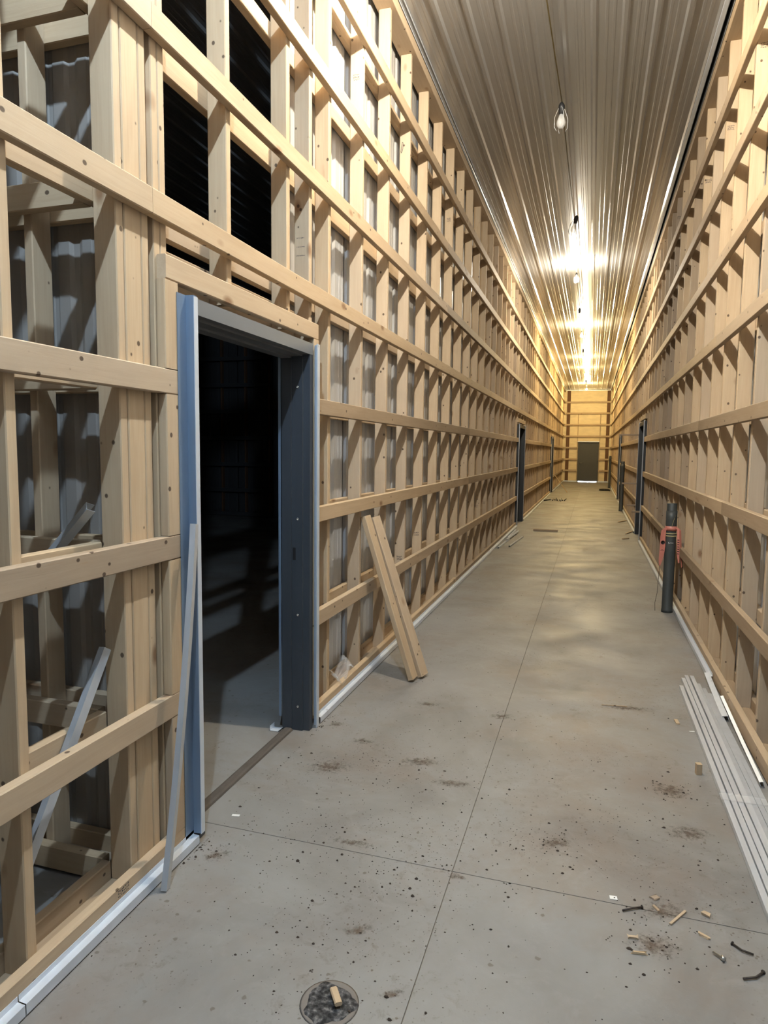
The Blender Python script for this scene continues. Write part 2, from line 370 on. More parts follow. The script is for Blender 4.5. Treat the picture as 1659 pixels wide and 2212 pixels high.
# ---- corridor walls
# door openings (outer edges of the rough frame) per side
DOORS = {'L': [(2.195, 3.530), (14.28, 15.60), (26.1, 27.4)], 'R': [(12.75, 14.05), (23.0, 24.3)]}
HEAD = 2.29
def spans(y0, y1, cuts):
    out = []; a = y0
    for c0, c1 in cuts:
        if c0 > a: out.append((a, c0))
        a = max(a, c1)
    if a < y1: out.append((a, y1))
    return out
def build_wall(side, name, label):
    wall = tag(empty(name, (0 if side == 'L' else W, 0, 0)), label, 'wall', kind='structure')
    wall.location = (0, 0, 0)
    sx = (lambda d0, d1: (-d1, -d0)) if side == 'L' else (lambda d0, d1: (W + d0, W + d1))   # depth behind the girt face
    rnd = random.Random(3 if side == 'L' else 5)
    doors = DOORS[side]
    # front and back girts
    ystart = -1.2 if side == 'L' else 1.5
    for row, zt in enumerate(ZT):
        for (d0, d1, mat, back) in ((0.0, 0.038, 'lumber', False), (0.127, 0.165, 'lumber', True)):
            cuts = doors if zt < HEAD else []
            for (a, b) in spans(ystart, YE - 0.03, cuts):
                if side == 'L' and a < 2.0: seams = [2.04 + 0.012 * (row % 3)] if zt > HEAD else []
                else: seams = []
                step = 4.88; q = (seams[0] if seams else a) + (step if seams else rnd.choice((3.6, 4.88, 4.2)))
                while q < b - 1.2:
                    seams.append(q); q += step
                for s0, s1 in zip([a] + seams, seams + [b]):
                    x0, x1 = sx(d0, d1); dz = rnd.uniform(-0.004, 0.004) * (0 if s0 < 3.6 else 1)
                    if back and side == 'L' and s0 < 1.905 < s1 and zt < HEAD: s1 = 1.905
                    board('girt_back' if back else 'girt', x0, x1, s0 + 0.001, s1 - 0.001, zt - GH + dz, zt + dz, wall, mat if rnd.random() < 0.86 else 'lumber_aged', 'y')
    # sill plate and top plate
    for (a, b) in spans(ystart, YE - 0.03, doors):
        q = a
        while q < b - 0.05:
            e = min(q + 4.88, b); board('sill_plate', *sx(0.038, 0.127), q, e, 0.001, 0.036, wall, 'lumber_aged', 'y'); q = e
    q = ystart
    while q < YE - 0.05:
        e = min(q + 4.88, YE - 0.03)
        board('top_plate', *sx(0.0, 0.142), q, e, STUD_TOP + 0.001, STUD_TOP + 0.080, wall, 'lumber', 'y'); q = e
    # studs
    ys = []
    if side == 'L':
        ys = [-0.33, 0.26, 0.85, 1.440] + [3.760 + 0.589 * i for i in range(57)]
    else:
        ys = [2.85, 3.40, 3.95, 4.49, 5.01, 5.55, 6.05, 6.58, 7.13, 7.72] + [7.72 + 0.565 * i for i in range(1, 53)]
    for y in ys:
        if y > YE - 0.1: continue
        inside = any(c0 - 0.05 < y < c1 + 0.01 for c0, c1 in doors)
        z0 = 0.037 if not inside else HEAD
        board('stud', *sx(0.038, 0.127), y, y + 0.038, z0, STUD_TOP, wall, 'lumber' if rnd.random() < 0.88 else 'lumber_aged', 'z')
    if side == 'L':      # built-up post where the cross partition meets, jack studs and cripples
        for (y0, y1, dd) in ((1.905, 1.943, 0.127), (1.948, 2.034, 0.076), (2.037, 2.075, 0.127), (2.104, 2.141, 0.127), (2.144, 2.181, 0.127), (3.480, 3.518, 0.127), (3.530, 3.568, 0.127)):
            if (y0, y1) == (3.530, 3.568): continue
            board('stud', *sx(0.038, dd), y0, y1, 0.037, STUD_TOP, wall, 'lumber', 'z')
        for y in (2.610, 3.198): board('cripple_stud', *sx(0.038, 0.127), y, y + 0.038, 2.21, STUD_TOP, wall, 'lumber', 'z')
    # studs beside and blocking around the doors
    for i, (c0, c1) in enumerate(doors):
        if not (side == 'L' and i == 0):
            for y in (c0 - 0.076, c0 - 0.037, c1, c1 + 0.039): board('stud', *sx(0.038, 0.127), y, y + 0.037, 0.037, STUD_TOP, wall, 'lumber', 'z')
        board('header_or_light_block', *sx(0.0, 0.038), c0 - 0.075 if i or side == 'R' else 2.120, c1 if i or side == 'R' else 3.523, 2.201, 2.286, wall, 'lumber', 'y')
        zz = [(ZT[0], ZT[1] - GH), (ZT[1], ZT[2] - GH), (ZT[2], ZT[3] - GH), (ZT[3], 2.200)]
        if side == 'L' and i == 0:
            board('header_or_light_block', *sx(0.127, 0.165), 2.08, 3.52, 2.17, 2.355, wall, 'lumber_aged', 'y')  # added back board, blocks light bars on the doorway floor
            for z0, z1 in zz: board('door_blocking', *sx(0.0, 0.037), 2.110, 2.194, z0 + 0.002, z1 - 0.002, wall, 'lumber', 'z')
            for k in (0, 1, 2, 3):      # short girt ends nailed in beyond the girts
                pass
            board('door_blocking', *sx(0.0, 0.037), 3.462, 3.530, 0.06, 2.200, wall, 'lumber', 'z')
    # ribbed liner on the far face
    y = 3.44 if side == 'L' else -1.2
    while y < YE - 0.05:
        y1 = min(y + sw + 0.012, YE); skip = None
        for c0, c1 in doors:
            if c0 - 0.2 < y < c1 - 0.3 or c0 < y1 - 0.25 < c1: skip = (c0, c1)
        z0 = 0.015
        if side == 'L':
            xx = -0.170
            P = lambda u, h, t, y=y, xx=xx: (xx - 0.0005 * (int(y * 11) % 2) - h, y + u, 0.012 + t)
        else:
            xx = W + 0.170
            P = lambda u, h, t, y=y, xx=xx: (xx + 0.0005 * (int(y * 11) % 2) + h, y + u, 0.012 + t)
        if skip: 
            P0 = P; P = lambda u, h, t, P0=P0: (P0(u, h, t)[0], P0(u, h, t)[1], P0(u, h, t)[2] + 2.16)
        sheet('liner_panel', y1 - y, (4.87 - (2.16 if skip else 0)), P, wall, 'liner_steel', side == 'L')
        y += sw
    # base trim
    def base(y0, y1):
        pr = [(-0.003, 0.058), (-0.003, 0.041), (-0.029, 0.039), (-0.029, 0.006)]
        pr = [((-u), z) if side == 'L' else (W + u, z) for u, z in pr]
        prism('base_trim', thin(pr, 0.0018 if side == 'R' else -0.0018), 'y', y0, y1, wall, 'trim_white')
    if side == 'L':
        for a, b in ((-1.0, 1.364), (1.368, 2.235), (3.500, 6.9), (6.905, 10.3), (10.305, 14.26), (15.64, 20.0), (20.01, 26.07), (27.44, 32.0), (32.01, YE - 0.05)): base(a, b)
    else:
        for a, b in ((5.05, 8.4), (8.41, 12.68), (14.12, 18.4), (18.41, 22.96), (24.35, 29), (29.01, YE - 0.05)): base(a, b)
    return wall
wall_left = build_wall('L', 'wall_left', 'left corridor wall of open pine studs and girts over ribbed steel')
wall_right = build_wall('R', 'wall_right', 'right corridor wall of open pine studs and girts')

# ---- cross partition left of the first door
cp = tag(empty('wall_cross'), 'cross partition of studs and ribbed steel running left behind the corner post', 'wall', kind='structure')
for i in range(9):
    x = -0.460 - 0.60 * i
    board('stud', x, x + 0.037, 1.948, 2.037, 0.037, STUD_TOP, cp, 'lumber')
for zt in ZT:
    board('girt', -5.4, -0.168, 1.909, 1.947, zt - GH, zt, cp, 'lumber', 'x')
    board('girt_back', -5.4, -0.080, 2.038, 2.076, zt - GH, zt, cp, 'lumber', 'x')
board('sill_plate', -5.4, -0.13, 1.948, 2.037, 0.001, 0.036, cp, 'lumber_aged', 'x')
x = -0.082
while x > -5.3:
    sheet('liner_panel', sw, 4.87, lambda u, h, t, x=x: (x - u, 2.081 + h + 0.0005 * (int(x * 10) % 2), 0.012 + t), cp, 'liner_back', False, 0.007); x -= sw - 0.01
# ---- far partition behind the first door, the room's shade painted in as dark colours
fp = tag(empty('wall_far_room'), 'distant stud partition seen through the open doorway, shade painted in dark', 'wall', kind='structure')
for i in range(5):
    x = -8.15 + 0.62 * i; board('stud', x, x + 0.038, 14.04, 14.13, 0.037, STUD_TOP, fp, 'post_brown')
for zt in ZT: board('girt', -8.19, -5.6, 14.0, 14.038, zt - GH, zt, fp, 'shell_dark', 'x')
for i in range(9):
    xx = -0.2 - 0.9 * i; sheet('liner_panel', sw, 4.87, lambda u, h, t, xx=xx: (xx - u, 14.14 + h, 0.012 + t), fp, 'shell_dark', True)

# ---- end wall
we = tag(empty('wall_end'), 'end wall of pale sheeting, pine girts and dark brown posts around a door', 'wall', kind='structure')
DX0, DX1, DZ = 0.76, 1.77, 2.12
for (x0, x1, z0, z1) in ((-0.6, DX0, 0.0, 5.4), (DX1, W + 0.6, 0.0, 5.4), (DX0, DX1, DZ, 5.4)):
    box('membrane_sheet', x0, x1, YE + 0.10, YE + 0.12, z0, z1, we, 'membrane')
    box('outer_sheet', x0, x1, YE + 0.13, YE + 0.16, z0, z1, we, 'shell_dark')
box('outer_sheet', -8.4, -0.6, YE + 0.0, YE + 0.2, -0.2, 5.5, we, 'shell_dark'); box('outer_sheet', W + 0.6, W + 1.4, YE, YE + 0.2, -0.2, 5.5, we, 'shell_dark')
for zt in ZT[1:]:
    if zt < 2.2:
        board('girt', 0.0, DX0 - 0.06, YE, YE + 0.038, zt - GH, zt, we, 'lumber', 'x'); board('girt', DX1 + 0.06, W, YE, YE + 0.038, zt - GH, zt, we, 'lumber', 'x')
    else: board('girt', 0.0, W, YE, YE + 0.038, zt - GH, zt, we, 'lumber', 'x')
for x0, x1 in ((0.10, 0.27), (2.13, 2.29)): board('post', x0, x1, YE + 0.04, YE + 0.095, 0.0, ZC - 0.02, we, 'post_brown', 'z')
for x in (DX0 - 0.075, DX1 + 0.037): board('stud', x, x + 0.038, YE + 0.039, YE + 0.098, 0.01, 3.70, we, 'lumber', 'z')
prism('base_trim', thin([(YE - 0.01, 0.07), (YE - 0.01, 0.01)], 0.003), 'x', 0.03, DX0 - 0.02, we, 'trim_white'); prism('base_trim', thin([(YE - 0.01, 0.07), (YE - 0.01, 0.01)], 0.003), 'x', DX1 + 0.02, W - 0.03, we, 'trim_white')
box('edge_trim', 0.02, W - 0.04, YE - 0.02, YE, ZC - 0.05, ZC - 0.019, we, 'trim_white')
d4 = tag(empty('door_4', ((DX0 + DX1) / 2, YE + 0.06, 0)), 'dark olive-grey steel door in the end wall with daylight beneath', 'door', kind='structure')
def child_box(root, name, a, mat, bev=0.0, parent=None):
    o = box(name, *a, parent or root, mat, bev); o.matrix_parent_inverse = Matrix.Translation(-root.location) if parent is None else Matrix(); return o
leaf = child_box(d4, 'door_leaf', (DX0 + 0.012, DX1 - 0.012, YE + 0.075, YE + 0.115, 0.045, DZ - 0.005), 'door_green', 0.003)
for a in ((DX0 - 0.03, DX0 + 0.025, YE + 0.02, YE + 0.128, 0.0, DZ), (DX1 - 0.025, DX1 + 0.03, YE + 0.02, YE + 0.128, 0.0, DZ)): child_box(d4, 'jamb', a, 'door_green', 0.002)
child_box(d4, 'head', (DX0 - 0.03, DX1 + 0.03, YE + 0.02, YE + 0.125, DZ - 0.035, DZ + 0.02), 'door_green', 0.002)
child_box(d4, 'lintel_trim', (DX0 - 0.06, DX1 + 0.06, YE + 0.0, YE + 0.03, DZ + 0.022, DZ + 0.06), 'trim_white', 0.002)
hn = lathe('handle', [(0.0, 0.0), (0.03, 0.0), (0.03, 0.012), (0.012, 0.015), (0.012, 0.05), (0.0, 0.05)], leaf, 'handle_steel', 14)
hn.rotation_euler = (PI / 2, 0, 0); hn.location = (DX0 + 0.10, YE + 0.075, 1.02)
lv = tube('lever', [(DX0 + 0.10, YE + 0.03, 1.02), (DX0 + 0.22, YE + 0.025, 1.02)], 0.013, leaf, 'handle_steel', 8)

# ---- first door frame, open (pressed steel), threshold and J-trims
d1 = tag(empty('door_1', (0, 2.86, 0)), 'open dark slate steel door frame leading into the dark room', 'door', kind='structure')
T1 = Matrix.Translation((0, -2.86, 0))
def d1p(o): o.matrix_parent_inverse = T1; return o
JR = [(-0.150, 3.362), (-0.093, 3.362), (-0.093, 3.372), (-0.030, 3.372), (-0.030, 3.384), (0.008, 3.386), (0.008, 3.424), (-0.150, 3.424)]
jamb_far = d1p(prism('jamb', JR, 'z', 0.002, 2.165, d1, 'frame_slate'))
d1p(prism('jamb', [(x, 5.695 - y) for x, y in JR], 'z', 0.002, 2.165, d1, 'frame_slate'))
HZ = [(-0.150, 2.085), (-0.093, 2.085), (-0.093, 2.095), (-0.030, 2.095), (-0.030, 2.105), (0.009, 2.105), (0.009, 2.166), (-0.150, 2.166)]
d1p(prism('head', HZ, 'y', 2.272, 3.423, d1, 'head_slate_lit'))
d1p(prism('edge_strip', thin([(-0.166, 3.372), (-0.166, 3.354), (-0.152, 3.354)], 0.003), 'z', 0.08, 2.15, d1, 'trim_blue'))
for z in (0.14, 0.67, 1.21, 1.93):
    s = lathe('anchor_screw', [(0.0, 0.0), (0.007, 0.0), (0.007, 0.003), (0.0035, 0.003), (0.0035, 0.001), (0, 0.001)], jamb_far, 'handle_steel', 12)
    s.rotation_euler = (PI / 2, 0, 0); s.location = (-0.058, 3.372, z)
d1p(box('strike_plate', -0.088, -0.070, 3.3695, 3.372, 0.98, 1.05, d1, 'black_plastic', 0.001))
d1p(prism('j_trim', thin([(0.003, 2.180), (0.003, 2.236), (0.034, 2.240), (0.034, 2.262), (0.028, 2.262)], 0.002), 'z', 0.045, 2.165, d1, 'trim_blue'))
d1p(prism('j_trim_lip', [(0.0345, 2.238), (0.0375, 2.238), (0.0375, 2.263), (0.0345, 2.263)], 'z', 0.045, 2.160, d1, 'trim_white'))
d1p(prism('j_trim', thin([(0.028, 3.430), (0.034, 3.430), (0.034, 3.462), (0.003, 3.466), (0.003, 3.486)], 0.002), 'z', 0.004, 2.165, d1, 'trim_white'))
th = prism('threshold', [(-0.142, 0.001), (-0.084, 0.001), (-0.088, 0.010), (-0.100, 0.014), (-0.125, 0.014), (-0.136, 0.010)], 'y', 2.325, 3.362, None, 'old_threshold')
tag(th, 'dirty dark threshold strip lying across the first doorway', 'threshold')
# small metal clip at the foot of the far jamb
ck = tag(empty('floor_clip', (-0.175, 3.37, 0)), 'small bent metal clip at the foot of the dark door jamb', 'clip')
c1 = prism('bracket', thin([(-0.03, 0.03), (-0.03, 0.002), (0.02, 0.002), (0.03, 0.012)], 0.002), 'y', -0.055, 0.0, ck, 'trim_white')
# frames of the doors farther down the corridor
def far_frame(nm, side, c0, c1, label):
    r = tag(empty(nm, (0 if side == 'L' else W, (c0 + c1) / 2, 0)), label, 'door', kind='structure')
    T = Matrix.Translation(-r.location); s = 1 if side == 'L' else -1; bx = 0 if side == 'L' else W
    def q(name, d0, d1_, y0, y1, z0, z1, mat):
        xa, xb = sorted((bx + s * d0, bx + s * d1_)); o = box(name, xa, xb, y0, y1, z0, z1, r, mat, 0.002); o.matrix_parent_inverse = T
    q('jamb', -0.16, 0.012, c0 + 0.045, c0 + 0.095, 0.002, 2.165, 'frame_dark'); q('jamb', -0.16, 0.012, c1 - 0.095, c1 - 0.045, 0.002, 2.165, 'frame_dark')
    q('head', -0.16, 0.012, c0 + 0.046, c1 - 0.046, 2.095, 2.166, 'frame_dark')
    q('j_trim', 0.0, 0.016, c0 + 0.026, c0 + 0.043, 0.01, 2.18, 'channel_grey'); q('j_trim', 0.0, 0.018, c1 - 0.043, c1 - 0.026, 0.01, 2.18, 'channel_grey')
    q('door_leaf', -0.150, -0.105, c0 + 0.096, c1 - 0.096, 0.01, 2.09, 'frame_dark')
far_frame('door_2', 'L', 14.28, 15.60, 'closed slate door farther down the left wall, nearer one')
far_frame('door_3', 'L', 26.1, 27.4, 'slate door frame at the far end of the left wall')
far_frame('door_5', 'R', 12.75, 14.05, 'dark slate door frame in the right wall with wood shims')
far_frame('door_6', 'R', 23.0, 24.3, 'narrow-looking dark door frame far along the right wall')

# ================================================================== things
# ---- string of temporary work lights under the ceiling
ZB = 4.60                                             # centre of the bulb glass
def bulb_x(y): return 1.02 if y < 4 else (1.10 if y < 8 else (1.13 if y < 11 else 1.10))
GLASS = [(0.0, -0.036), (0.010, -0.0345), (0.020, -0.029), (0.027, -0.018), (0.030, -0.004), (0.028, 0.012), (0.022, 0.028), (0.016, 0.042), (0.0135, 0.055)]
SOCK = [(0.0135, 0.050), (0.018, 0.052), (0.0185, 0.085), (0.0205, 0.087), (0.0205, 0.108), (0.013, 0.122), (0.006, 0.130)]
NAMES_LIT = {0.42: 'lit cool white bulb hanging above the near end of the corridor', 3.48: 'lit white bulb hanging above the open doorway',
             12.5: 'nearest burning bulb in view, ahead of the two unlit ones', 18.4: 'second burning bulb in view, over the middle of the corridor',
             24.5: 'third burning yellow bulb in view on the ceiling string', 27.6: 'fourth burning yellow bulb in view on the ceiling string', 33.9: 'farthest burning yellow bulb, just in front of the end wall'}
NAMES_OFF = {6.50: 'unlit clear bulb nearest in view, hanging with a broken plastic guard', 9.55: 'unlit bulb tilted under its black socket, second in view',
             15.5: 'unlit bulb between the first two burning bulbs', 21.5: 'small dark unlit bulb beyond the second burning one', 30.6: 'unlit bulb just before the farthest burning one'}
for (y, colr, s) in BULBS:
    x = bulb_x(y)
    t = empty('light_bulb', (x, y, ZB if colr else ZB - 0.052))
    tag(t, (NAMES_LIT if colr else NAMES_OFF)[y], 'light bulb', 'string of work lights under the ceiling')
    if colr:
        mn = 'glow_%d' % int(y * 10); emis(mn, colr, s)
        lathe('bulb_glass', GLASS, t, mn, 16)
    else:
        gl = lathe('bulb_glass', GLASS, t, 'bulb_glass', 16)
        tube('filament_stem', [(0, 0, 0.048), (0, 0, 0.0)], 0.004, gl, 'handle_steel', 6, True, [0.006, 0.002])
    lathe('socket', SOCK, t, 'black_plastic', 14)
    if y in (6.50, 9.55, 12.5):
        for k in range(4):
            a = k * PI / 2 + 0.4
            tube('guard_wire', [(0.02 * math.cos(a), 0.02 * math.sin(a), 0.09), (0.045 * math.cos(a), 0.045 * math.sin(a), 0.03), (0.046 * math.cos(a), 0.046 * math.sin(a), -0.03), (0.030 * math.cos(a), 0.030 * math.sin(a), -0.055)], 0.0022, t, 'bulb_glass' if y == 6.5 else 'black_plastic', 5)
    if not colr: t.scale = (1.35, 1.35, 1.35)
    if y == 9.55: t.rotation_euler = (0.10, 0.22, 0); t.location.z += 0.006
pts = []
for i, (y, c, s) in enumerate(BULBS):
    if i:
        y0 = BULBS[i - 1][0]; x0 = bulb_x(y0); x1 = bulb_x(y)
        for q in (0.25, 0.5, 0.75): pts.append((x0 + (x1 - x0) * q, y0 + (y - y0) * q, ZB + 0.128 - 0.05 * 4 * q * (1 - q) + 0.03))
    pts.append((bulb_x(y), y, ZB + 0.135))
tag(tube('light_cable', pts, 0.0052, None, 'cable_yellow', 6), 'thin yellow cable running along the ceiling between the bulbs', 'cable')

# ---- two boards leaning on the left wall
def leaning(name, base, top, wid, thk, mat, label, cat, group=None, normal=(1, 0, 0)):
    b = Vector(base); t = Vector(top); d = (t - b); l = d.length; d.normalize()
    n = Vector(normal); n = (n - d * n.dot(d)).normalized(); s = n.cross(d)
    me = lumber_mesh(wid, thk, l, mat).copy()
    o = link(name, me); m = Matrix.Identity(4)
    for i in range(3): m[i][0] = s[i]; m[i][1] = n[i]; m[i][2] = d[i]
    m.translation = b - s * wid / 2 - n * thk / 2
    o.matrix_world = m
    return tag(o, label, cat, group)
leaning('leaning_board', (0.352, 4.385, 0.018), (-0.012, 4.400, 1.135), 0.089, 0.038, 'lumber', 'left of two pine boards leaning together against the left wall', 'board', 'boards leaning on the left wall', (1, -0.12, 0))
leaning('leaning_board', (0.402, 4.470, 0.018), (0.024, 4.492, 1.122), 0.089, 0.038, 'lumber', 'right of two pine boards leaning together against the left wall', 'board', 'boards leaning on the left wall', (1, -0.30, 0))
# clear plastic sheet scrap in the stud bay beside them
bm = bmesh.new(); rr = random.Random(11); g = {}
for i in range(9):
    for j in range(5):
        g[i, j] = bm.verts.new((-0.115 + 0.118 * j / 4, 3.86 + 0.32 * i / 8 + rr.uniform(-.01, .01), 0.115 + 0.05 * math.sin(i * 0.9 + j * 0.7) + rr.uniform(0, 0.018) + (0.02 if j < 3 else 0)))
for i in range(8):
    for j in range(4): bm.faces.new((g[i, j], g[i + 1, j], g[i + 1, j + 1], g[i, j + 1]))
me = bpy.data.meshes.new('film'); bm.to_mesh(me); bm.free()
fo = link('plastic_film', me, None, 'clear_film'); mo = fo.modifiers.new('t', 'SOLIDIFY'); mo.thickness = 0.001
tag(fo, 'crumpled clear plastic film lying in the first stud bay', 'plastic film')

# ---- metal trims
def channel(name, a, b, wid, dep, mat, label, cat, up=(0, 0, 1), group=None, bow=0.0, t=0.0022, seg=6):
    """U-channel from a to b, web facing -up, flanges standing along up"""
    a = Vector(a); b = Vector(b); d = (b - a).normalized(); u = Vector(up); u = (u - d * u.dot(d)).normalized(); s = d.cross(u)
    pr = thin([(-wid / 2, dep), (-wid / 2, 0), (wid / 2, 0), (wid / 2, dep)], t); n = len(pr); v = []; f = []
    for k in range(seg + 1):
        q = k / seg; c = a.lerp(b, q) + u * bow * 4 * q * (1 - q)
        v += [c + s * p[0] + u * p[1] for p in pr]
    for k in range(seg):
        for i in range(n): f.append((k * n + i, k * n + (i + 1) % n, (k + 1) * n + (i + 1) % n, (k + 1) * n + i))
    f += [tuple(range(n - 1, -1, -1)), tuple(seg * n + i for i in range(n))]
    me = mesh(name, v, f); bm = bmesh.new(); bm.from_mesh(me); bmesh.ops.recalc_face_normals(bm, faces=bm.faces); bm.to_mesh(me); bm.free()
    return tag(link(name, me, None, mat), label, cat, group)
channel('metal_trim', (0.078, 1.955, 0.002), (0.052, 2.215, 1.305), 0.030, 0.022, 'channel_grey', 'bowed grey metal trim leaning upright beside the open doorway', 'metal trim', (-1, -0.2, 0.1), None, -0.012)
channel('metal_channel', (-0.345, 1.885, 1.215), (-0.150, 1.862, 1.395), 0.034, 0.030, 'channel_grey', 'short metal channel resting across girts in the near stud bay', 'metal channel', (0.3, 0.9, -0.5))
channel('metal_channel', (-0.093, 1.490, 0.300), (-0.093, 1.880, 0.900), 0.032, 0.026, 'channel_grey', 'long metal channel slanting down inside the near stud bay', 'metal channel', (-1, 0.2, 0))
GT = 'metal trims stacked along the right wall'
LB = ['outermost trim of the bundle on the right floor, nearest the aisle', 'second trim from the aisle in the taped bundle', 'third trim from the aisle in the taped bundle', 'fourth, brightest and widest trim of the taped bundle',
      'fifth trim from the aisle, dull grey, in the bundle', 'sixth trim from the aisle, dull grey, in the bundle', 'innermost grey trim of the bundle, nearest the wall']
for i, lb in enumerate(LB):
    x = 2.120 + 0.0275 * i; ye = (4.82, 4.98, 5.06, 5.05, 4.90, 4.80, 4.72)[i]
    channel('metal_trim', (x + 0.012, 1.70, 0.027), (x + (0.0, 0.004, 0.006, 0.012, 0.006, 0.0, -0.004)[i], ye, 0.027 + 0.004 * (i % 2)), 0.0232 if i != 3 else 0.0255, 0.024, 'aluminium' if i < 4 else 'channel_grey', lb, 'metal trim', (0, 0, -1), GT, 0.0, 0.0018, 3)
# tape wrapped round the bundle
tp = prism('packing_tape', [(2.108, 0.001), (2.104, 0.031), (2.112, 0.0345), (2.296, 0.0345), (2.303, 0.030), (2.300, 0.001), (2.299, 0.001), (2.3015, 0.0295), (2.2955, 0.0335), (2.1125, 0.0335), (2.1055, 0.030), (2.1095, 0.001)], 'y', 3.235, 3.300, None, 'clear_film')
tag(tp, 'clear packing tape wrapped round the bundle of metal trims', 'tape')
channel('metal_trim', (2.318, 3.48, 0.030), (2.334, 4.62, 0.052), 0.018, 0.022, 'trim_white', 'bent white trim coming loose beside the bottom girt', 'metal trim', (0.3, 0, -1), None, 0.01)
channel('metal_trim', (2.300, 4.30, 0.036), (2.318, 5.10, 0.05), 0.034, 0.020, 'trim_white', 'crumpled white trim offcut at the end of the right base trim', 'metal trim', (0.2, 0.1, -1), None, 0.012)

# ---- grey pipes standing by the right wall
def pipe(x, y, h, r, label, wires):
    t = tag(empty('standpipe', (x, y, 0)), label, 'pipe', 'grey pipes standing along the right wall')
    body = lathe('pipe_body', [(r * 1.06, 0.0), (r * 1.04, 0.03), (r, 0.034), (r, h - 0.16), (r * 1.02, h - 0.15), (r * 1.02, h - 0.075)], t, 'pipe_grey', 24)
    lathe('pipe_cap', [(r * 0.98, h - 0.078), (r * 0.90, h - 0.070), (r * 0.90, h - 0.004), (r * 0.87, h), (0.0, h)], t, 'pipe_grey', 24)
    if wires:
        for z in (0.800, 0.775): 
            lathe('tie_wire', [(r * 1.01, z - 0.006), (r * 1.07, z - 0.003), (r * 1.07, z + 0.003), (r * 1.01, z + 0.006)], t, 'wire_tan', 24)
        tube('loose_wire', [(0.0, -r * 1.05, 0.86), (0.006, -r * 1.1, 0.90), (0.02, -r * 1.08, 0.95), (0.035, -r * 0.9, 0.985)], 0.002, t, 'wire_tan', 5)
    return t, body
PX, PY = 2.262, 7.19
p1, p1_body = pipe(PX, PY, 1.10, 0.052, 'nearest grey pipe stub, tied with red tape and wire', True)
pipe(2.287, 19.4, 1.36, 0.056, 'middle grey pipe stub with a dark cap, beyond the right door', False)
pipe(2.268, 32.0, 1.45, 0.056, 'farthest pipe stub, close to the end wall', False)
def ribbon(name, pts, wid, side, mat, parent=None):
    s = Vector(side).normalized(); v = []; f = []
    for k, p in enumerate(pts):
        w = wid[k] if isinstance(wid, (list, tuple)) else wid
        v += [Vector(p) - s * w / 2, Vector(p) + s * w / 2]
    f = [(2 * k, 2 * k + 1, 2 * k + 3, 2 * k + 2) for k in range(len(pts) - 1)]
    o = link(name, mesh(name, v, f), parent, mat); m = o.modifiers.new('t', 'SOLIDIFY'); m.thickness = 0.0012; return o
tape = tag(empty('barricade_tape', (PX, PY, 0.80)), 'red barricade tape tied round the nearest pipe, ends hanging', 'tape')
lathe('tape_band', [(0.0545, 0.030), (0.0565, 0.028), (0.0575, 0.05), (0.0560, 0.072), (0.0545, 0.073)], tape, 'tape_red', 20)
te1 = ribbon('tape_end', [(-0.046, -0.036, 0.06), (-0.070, -0.043, 0.03), (-0.076, -0.045, -0.04), (-0.074, -0.046, -0.13), (-0.079, -0.048, -0.20), (-0.088, -0.05, -0.27), (-0.093, -0.05, -0.33)], [0.03, 0.045, 0.05, 0.052, 0.048, 0.036, 0.008], (1, 0.25, 0), 'tape_red', tape)
te2 = ribbon('tape_end', [(0.046, -0.036, 0.06), (0.062, -0.045, 0.04), (0.068, -0.046, -0.08), (0.072, -0.046, -0.20), (0.082, -0.046, -0.29)], [0.02, 0.022, 0.025, 0.025, 0.012], (1, -0.5, 0), 'tape_red', tape)
ribbon('tape_end', [(0.052, -0.03, 0.062), (0.082, -0.03, 0.035), (0.090, -0.03, -0.08), (0.098, -0.03, -0.20), (0.112, -0.03, -0.335)], [0.02, 0.022, 0.022, 0.024, 0.010], (1, 0.9, 0), 'tape_red', tape)
def text(name, s, size, mw, mat, parent):
    cu = bpy.data.curves.new(name, 'FONT'); cu.body = s; cu.size = size; cu.extrude = 0.0003; cu.align_x = 'LEFT'
    ob = bpy.data.objects.new(name, cu); COL.objects.link(ob)
    dg = bpy.context.evaluated_depsgraph_get(); me = bpy.data.meshes.new_from_object(ob.evaluated_get(dg)); bpy.data.objects.remove(ob)
    o = link(name, me, parent, mat); o.matrix_local = mw; return o
def face_m(loc, right, up):
    r = Vector(right).normalized(); u = Vector(up); u = (u - r * u.dot(r)).normalized(); n = r.cross(u); m = Matrix.Identity(4)
    for i in range(3): m[i][0] = r[i]; m[i][1] = u[i]; m[i][2] = n[i]
    m.translation = loc; return m
text('tape_lettering', 'CUI', 0.052, face_m((-0.094, -0.0525, -0.160), (-0.03, 0, -1), (1, 0.25, 0)), 'tape_print', te1)
ring = lathe('tape_symbol', [(0.020, 0), (0.020, 0.0006), (0.014, 0.0006), (0.014, 0)], te1, 'tape_print', 18); ring.matrix_local = face_m((-0.0735, -0.0475, -0.090), (1, 0.25, 0), (0, 0, 1))
bar = box('tape_symbol', -0.016, 0.016, -0.003, 0.003, 0, 0.0006, te1, 'tape_print'); bar.matrix_local = face_m((-0.0735, -0.0475, -0.090), (0.7, 0.18, 0.7), (-0.7, -0.18, 0.7))
for k in range(7):
    bb = box('tape_lettering', -0.009, 0.009, -0.004, 0.004, 0, 0.0006, te2, 'tape_print'); bb.matrix_local = face_m((0.068 + 0.0006 * k, -0.0475, -0.06 - 0.023 * k), (1, -0.5, 0), (0, 0, 1))
st = tube('frayed_string', [(-0.092, -0.05, -0.32), (-0.096, -0.05, -0.40), (-0.100, -0.05, -0.50), (-0.104, -0.05, -0.60), (-0.120, -0.05, -0.70), (-0.116, -0.05, -0.785)], 0.0022, te1, 'tape_print', 5)
